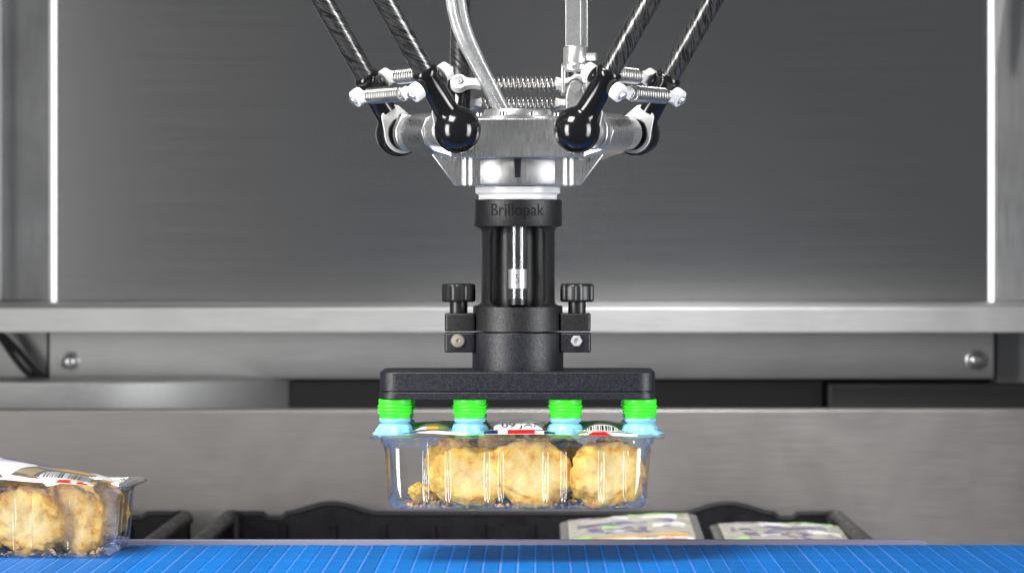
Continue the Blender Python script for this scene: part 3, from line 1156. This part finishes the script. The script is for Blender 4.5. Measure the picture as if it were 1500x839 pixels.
ROD_END = rod_end_mb()
ROD_END.name = 'rod_end'
NECK = MB().lathe([(8.7, 19.2), (8.7, 44), (9.5, 45.2), (9.5, 48.5), (8.8, 50), (7.9, 50.4)], seg=40).mesh('rod_neck', 'anod')
ROD_TUBE = MB().lathe([(7.55, 50.2), (7.55, 300)], seg=40).mesh('control_rod', 'carbon')
lin = [(14.6 * math.cos(R(a)), 14.6 * math.sin(R(a))) for a in range(-215, 36, 10)] + [(8.0, 19.0), (6.0, 21), (-6.0, 21), (-8.0, 19.0)]
LINER = MB().prism(lin, 5.5, 7.0, 'yz').mesh('socket_liner', 'white', 30)
SEAL = MB().lathe([(9.6, 0), (12.3, 0), (12.3, 1.2), (9.8, 1.6)], (7.0, 0, 0), (1, 0, 0), 32).mesh('socket_seal', 'anod')
PIN = MB().lathe([(2.3, -20), (3.0, -19.4), (3.0, -17.2), (2.0, -17), (2.0, 17), (3.0, 17.2), (3.0, 19.4), (2.3, 20)], (0, 0, 40), (0, 1, 0), 18).mesh('spring_pin', 'steel')


def clip_mesh():
    m = MB()
    # eye round the pin, then a tongue that hooks the spring; tongue runs along +x
    m.lathe([(4.6, -3.6), (6.4, -3.2), (6.6, 0), (6.4, 3.2), (4.6, 3.6)], (0, 0, 0), (0, 1, 0), 26)
    m.prism([(3, -5.0), (8, -3.2), (12.5, -2.9), (16.5, -4.2), (17.3, 0), (16.5, 4.2), (12.5, 2.9), (8, 3.2), (3, 5.0)], -2.7, 2.7, 'xz')
    return m.mesh('spring_clip', 'white', 50)


CLIP = clip_mesh()
L_SPR = 2 * HB_ - 2 * 14.0


def spring_mesh():
    pts = []
    turns = 16
    n = turns * 16
    pts.append((14.5, 0, 0))
    for i in range(n + 1):
        f = i / n
        a = f * turns * 2 * math.pi
        rr = 5.3 * min(1, 0.45 + f * turns * .5, 0.45 + (1 - f) * turns * .5)
        pts.append((14 + 2.0 + f * (L_SPR - 4.0), rr * math.cos(a), rr * math.sin(a)))
    return MB().tube(pts, 0.8, 7).mesh('tension_spring', 'spring', 0)


SPRING = spring_mesh()
names = {210: 'left', 330: 'right', 90: 'back'}
for ang in (210, 330, 90):
    n = Vector((math.cos(R(ang)), math.sin(R(ang)), 0))
    a = Vector((-n.y, n.x, 0))
    mid = n * 75 + Vector((0, 0, ZA))
    rd = (n * math.sin(TILT) + Vector((0, 0, 1)) * math.cos(TILT)).normalized()
    # axle with two ball studs
    L = 31.0
    ax = MB().lathe([(11.0, -L), (12.3, -L + 1.3), (12.3, L - 1.3), (11.0, L)], mid, a, 40).build('axle', 'steel', rob)
    for s in (-1, 1):
        b = MB().lathe([(5.5, L - 1), (5.5, L + 3), (6.2, L + 4.2)], mid, a * s, 20)
        b.ball(mid + a * s * HB_, 10.6)
        b.build('ball_stud', 'chrome', ax)
    sad = mid - n * 6
    # saddle clamp under the axle
    q = Matrix((a, n, Vector((0, 0, 1)))).transposed().to_4x4()
    q.translation = Vector((mid.x, mid.y, mid.z)) * .001
    MB().prism([(-20, -12), (-10, 6), (-4, 12.6), (3, 13.2), (10, 9), (14.0, 0), (11, -9), (4, -14.5), (-6, -17), (-14, -20)], -17, 17, 'yz').build('axle_saddle', 'hub', rob, 0.8, 2, matrix=q)
    MB().prism([(-18, -14), (8, -13.0), (13, -8.0), (14.4, -3), (14.4, 3), (9, 14), (-18, 11)], -27, -21, 'yz').build('axle_bracket', 'hub', rob, 0.8, 2, matrix=q)
    rods = []
    for s in (-1, 1):
        c = mid + a * s * HB_
        xl = a * (-s)
        yl = rd.cross(xl)
        mt = Matrix((xl, yl, rd)).transposed().to_4x4()
        mt.translation = c * .001
        r_ = link('control_rod', ROD_TUBE, rob)
        r_.matrix_local = mt
        link('rod_end', ROD_END, r_)
        link('rod_neck', NECK, r_)
        link('socket_liner', LINER, r_)
        link('socket_seal', SEAL, r_)
        link('spring_pin', PIN, r_)
        for yy in (-1, 1):
            k = link('spring_clip', CLIP, r_)
            k.location = (0, yy * .0135, .040)
        rods.append((c, mt))
    c, mt = rods[0]
    for yy in (-1, 1):
        s_ = link('tension_spring', SPRING, rob)
        m2 = mt.copy()
        m2.translation = mt @ Vector((0, yy * .0135, .040))
        s_.matrix_local = m2

# ---- telescopic drive shaft and universal joint
SX, SY = 43.5, 22.0
sh = MB().lathe([(6.6, 150), (6.6, 320)], (SX - 2, SY, 0), (0, 0, 1), 32).build('drive_shaft', 'shaft', rob)
MB().box(SX + 4.2, SX + 8.2, SY - 3, SY + 3, 151, 320).build('spline_rail', 'shaft', sh, 0.8)
MB().box(SX - 8.6, SX + 3.0, SY - 7.4, SY - 5.0, 152, 320).build('spline_rail', 'steel', sh, 0.6)
MB().lathe([(8.0, 137), (8.9, 138), (8.9, 151), (8.2, 152)], (SX - 1, SY, 0), (0, 0, 1), 32).build('shaft_collar', 'shaft', sh)
MB().lathe([(3.2, 0), (3.2, 7), (2.6, 7.6), (0, 7.6)], (SX + 7.5, SY - 3, 144), (0.9, -0.35, 0), 6).build('clamp_screw', 'shaft', sh)
yk = MB()
for s in (-1, 1):
    yk.prism([(-7, 0), (7, 0), (7.2, -12), (5, -20), (0, -22), (-5, -20), (-7.2, -12)], s * 7.4, s * 10.6, 'yz')
yk.lathe([(10.6, -3.5), (10.6, 1.5), (8, 3)], seg=28)
yo = yk.build('upper_yoke', 'shaft', sh, 1.0, 3, loc=(SX * .001 - .001, SY * .001, .1375))
MB().ball((SX - 1, SY, 122), 6.6, 20, 12).cyl((SX - 13, SY, 122), (SX + 11, SY, 122), 3.4, 16).cyl((SX - 1, SY - 11.5, 122), (SX - 1, SY + 11, 122), 4.4, 20, 0.6).build('cross_pin', 'steel', sh)
yk = MB()
for s in (-1, 1):
    yk.prism([(-7, 0), (7, 0), (7.4, 14), (5.2, 22), (0, 24.5), (-5.2, 22), (-7.4, 14)], s * 6.6 - 1.4, s * 6.6 + 1.4, 'xz')
yk.lathe([(9, -7), (9.4, -6), (9.4, 3), (8, 4)], seg=28)
yk.build('lower_yoke', 'steel', sh, 1.0, 3, loc=(SX * .001 - .001, SY * .001, .101))

# ---- clear hoses into the hub
for off, yy, lab in ((1.5, 6, 'left clear air hose curving down into the robot hub'), (16, 12, 'right clear air hose curving down into the robot hub')):
    base = [(648, -80), (652, -35), (658.5, 0), (664, 28), (674, 56), (690, 88), (710, 124), (735, 170)]
    P = []
    for i in range(len(base) - 1):
        p0, p1, p2, p3 = [Vector(base[max(0, min(len(base) - 1, i + k))]) for k in (-1, 0, 1, 2)]
        for q in range(8):
            f = q / 8
            P.append(0.5 * ((2 * p1) + (p2 - p0) * f + (2 * p0 - 5 * p1 + 4 * p2 - p3) * f * f + (3 * p1 - p0 - 3 * p2 + p3) * f ** 3))
    P.append(Vector(base[-1]))
    pts = []
    for p in P:
        cl = max(0, min(1, (p.y - 20) / 150))
        pts.append(((p.x + off * (1 - .45 * cl) - 758.5) * .5, yy * (1 + cl * .8) - 6, (370 - p.y) * .5))
    h = thing('air_hose', (AX, 0, CZ), lab, 'hose', 'clear air hoses')
    MB().tube(pts, 3.8, 16).build('hose_wall', 'hose', h)
    MB().tube(pts, 2.7, 12).build('hose_bore', 'hose', h)

# ================================================================== VACUUM GRIPPER
gr = thing('vacuum_gripper', (AX, 0, CZ), 'black nylon suction gripper with eight green and blue cups', 'gripper')
MB().lathe([(30.6, 48.1), (31, 47.8), (31, 43.6), (28.6, 42.0), (28.6, 38.6)], seg=72).build('adapter_ring', 'ringwhite', gr)
prof = [(20, 38.6), (31.6, 38.6), (32.3, 38.0), (32.3, 19.6), (31.9, 19.0)]
for i in range(7):
    a = R(90 * i / 6)
    prof.append((31.4 - 4.4 * math.sin(a), 19.0 - 4.4 * (1 - math.cos(a))))
prof += [(27.0, -34.0), (27.6, -37.0), (29.4, -38.4), (32.0, -38.8), (32.8, -39.6), (32.8, -42), (33.0, -57.2), (20, -57.2)]
body = MB().lathe(prof, seg=128).build('mount_tube', 'nylon', gr)
# window cut with scooped cheeks
poly = [(-20.5, -45), (20.5, -45), (20.5, -18.2)]
for i in range(9):
    a = R(180 * i / 8)
    poly.append((12.6 + 7.9 * math.cos(a), -18 + 8.0 * math.sin(a)))
poly += [(4.6, -12)]
for i in range(1, 8):
    a = R(180 * i / 8)
    poly.append((4.6 * math.cos(a), -12 + 5 * math.sin(a)))
poly += [(-4.6, -12)]
for i in range(9):
    a = R(180 * i / 8)
    poly.append((-12.6 + 7.9 * math.cos(a), -18 + 8.0 * math.sin(a)))
poly += [(-20.5, -18.2)]
c1 = MB().prism(poly, -60, 40).build('cut_a', 'nylon', gr)
c2 = MB().prism(rpoly(20.4, 29.2, 7.0, 8, 0, -10.4), -70, 30, 'xz').build('cut_b', 'nylon', gr)
boolean(c1, [c2], 'INTERSECT')
boolean(body, [c1])
# raised lettering wrapped round the collar
vs, fs = text_mb('Brillopak', 9.2, 0.0)
wd = max(v[0] for v in vs) - min(v[0] for v in vs)
k = 40.5 / wd
m = MB()
nv = len(vs)
vv = []
for rr in (32.15, 32.62):
    for x, y, z in vs:
        th = x * k / 32.3
        vv.append((rr * math.sin(th), -rr * math.cos(th), 29.6 + y))
m.add(vv, [tuple(i + nv for i in f) for f in fs])
cnt = {}
for f in fs:
    for i in range(len(f)):
        e = (f[i], f[(i + 1) % len(f)])
        cnt[e] = 1
for (a_, b_) in list(cnt):
    if (b_, a_) not in cnt:
        m.f.append((a_, b_, b_ + nv, a_ + nv))
m.build('lettering', 'letter', body, sharp=30)
# filter cartridge in the window
fil = MB().lathe([(6.0, -37.5), (6.7, -36.8), (6.7, 20)], (0, -17, 0), seg=36).build('filter_tube', 'glass', gr)
MB().lathe([(4.6, -33), (4.6, 20)], (0, -17, 0), seg=28).build('filter_core', 'glass', fil)
MB().lathe([(6.85, -26), (6.85, -12)], (0, -17, 0), seg=36).build('silver_band', 'silver', fil)
MB().lathe([(6.3, -38.3), (6.9, -37.8), (6.9, -34.2), (6.3, -33.8)], (0, -17, 0), seg=32).build('end_plug', 'dark', fil)
vs, fs = text_mb('CH', 3.4)
m = MB()
m.add([(6.98 * math.sin(-y / 6.98 - .12), -17 - 6.98 * math.cos(-y / 6.98 - .12), -19 + x) for x, y, z in vs], fs)
m.build('band_lettering', 'p_black', fil, sharp=0)

# lower clamp, tabs, knobs and screws
low = MB().lathe([(20, -58.2), (32.9, -58.2), (33.4, -58.8), (33.4, -86.0), (20, -86.0)], seg=96).build('clamp_socket', 'nylonb', gr)
for s in (-1, 1):
    MB().prism(rpoly(11.2, 13, 2.2, 4, s * 42.0, -2), -57.2, -44.2).build('upper_tab', 'nylon', body, 1.0, 3)
    MB().prism(rpoly(11.4, 13, 2.2, 4, s * 42.0, -2), -72.6, -58.4).build('lower_tab', 'nylonb', low, 1.0, 3)
    # knob: lobed head on a stem
    kb = []
    nl = 7
    for i in range(112):
        a = 2 * math.pi * i / 112
        c = math.cos(a * nl / 1.0)
        kb.append((12.4 - 1.35 * max(0, -c) ** 0.6, a))
    ph_ = 0.3 if s < 0 else 0.75
    mk = MB()
    rows = [(0.90, -36.0), (0.98, -35.2), (1.0, -34), (1.0, -25.0), (0.97, -23.6), (0.9, -22.8), (0.6, -22.6)]
    ids = []
    for f, z in rows:
        ids.append([len(mk.v) + i for i in range(112)])
        mk.v += [(r_ * f * math.cos(a + ph_) + s * 43.3, r_ * f * math.sin(a + ph_) - 2, z) for r_, a in kb]
    for A, B in zip(ids, ids[1:]):
        for i in range(112):
            j = (i + 1) % 112
            mk.f.append((A[i], A[j], B[j], B[i]))
    mk.f += [tuple(reversed(ids[0])), tuple(ids[-1])]
    kn = mk.build('knob', 'knob', gr, sharp=50)
    MB().lathe([(6.5, -44.6), (6.5, -35.8)], (s * 43.3, -2, 0), seg=32).build('knob_stem', 'knob', kn)
sc = MB().lathe([(5.2, 0), (5.2, 0.8), (4.4, 2.0), (1.6, 2.3), (1.4, 1.2), (0, 1.2)], (-43.6, -15, -64.2), (0, -1, 0), 32).build('screw', 'brass', low)
sc2 = MB().lathe([(3.9, 0), (3.9, 2.4), (3.4, 3.0), (2.1, 3.0), (2.0, 1.6), (0, 1.6)], (42.8, -15, -64.2), (0, -1, 0), 28).build('screw', 'hexsteel', low)
MB().lathe([(4.4, 0), (4.4, 1.4)], (42.8, -15, -64.2), (0, -1, 0), 6).build('nut', 'hexsteel', low)

# plates
pu = MB().prism(rpoly(99.3, 47.5, 13, 8), -99.8, -85.8).build('top_plate', 'nylonb', gr, 0.7, 2)
pb = MB().prism(rpoly(99.5, 47.6, 13, 8), -105.5, -100.3).build('bottom_plate', 'nylonb', gr, 0.6, 2)
MB().prism(rpoly(98.6, 46.8, 12.5, 8), -100.4, -99.7).build('joint_gasket', 'dark', pb)

# suction cups
gprof = [(11.0, 0), (11.7, -0.4), (11.7, -3.2), (11.3, -3.8), (12.3, -4.8), (12.4, -5.6), (11.3, -6.5), (12.4, -7.3), (12.5, -8.1), (11.2, -9.0), (12.3, -9.7), (12.3, -10.4), (11.0, -11.2), (10.9, -13.8)]
GREEN = MB().lathe(gprof, seg=44).mesh('bellows', 'green', 60)


def lip_mesh(seed):
    off = Vector((seed * 5.1, seed * 2.2, 0))

    def wob(k, a, r, t_):
        if k < 6:
            return r, t_
        f = (k - 5) / 5
        nz = noise.noise(Vector((math.cos(a) * 1.9, math.sin(a) * 1.9, 0.3 * k)) + off)
        n2 = noise.noise(Vector((math.cos(a) * 4.5, math.sin(a) * 4.5, 0.6 * k)) + off)
        return r + f * (2.6 * nz + 2.6 * n2 + 0.7 * math.sin(a * 9 + seed * 2.1)), t_ + f * (0.9 * n2 if k < 11 else 0)
    pr = [(10.9, -13.9), (11.3, -14.2), (11.3, -16.0), (10.8, -16.6), (9.7, -17.2), (9.8, -17.8), (11.2, -18.4), (12.2, -20.2), (12.8, -22.2), (14.2, -23.8), (16.0, -25.2), (14.5, -25.6), (8, -25.3)]
    return MB().lathe(pr, seg=64, wob=wob).mesh('lip', 'blue', 40)


i = 0
for cy in CUPY:
    for cx in CUPX:
        e = link('suction_cup', GREEN, gr)
        e.location = (cx * .001, cy * .001, -.1055)
        lp = link('lip', lip_mesh(i + 1), e)
        i += 1
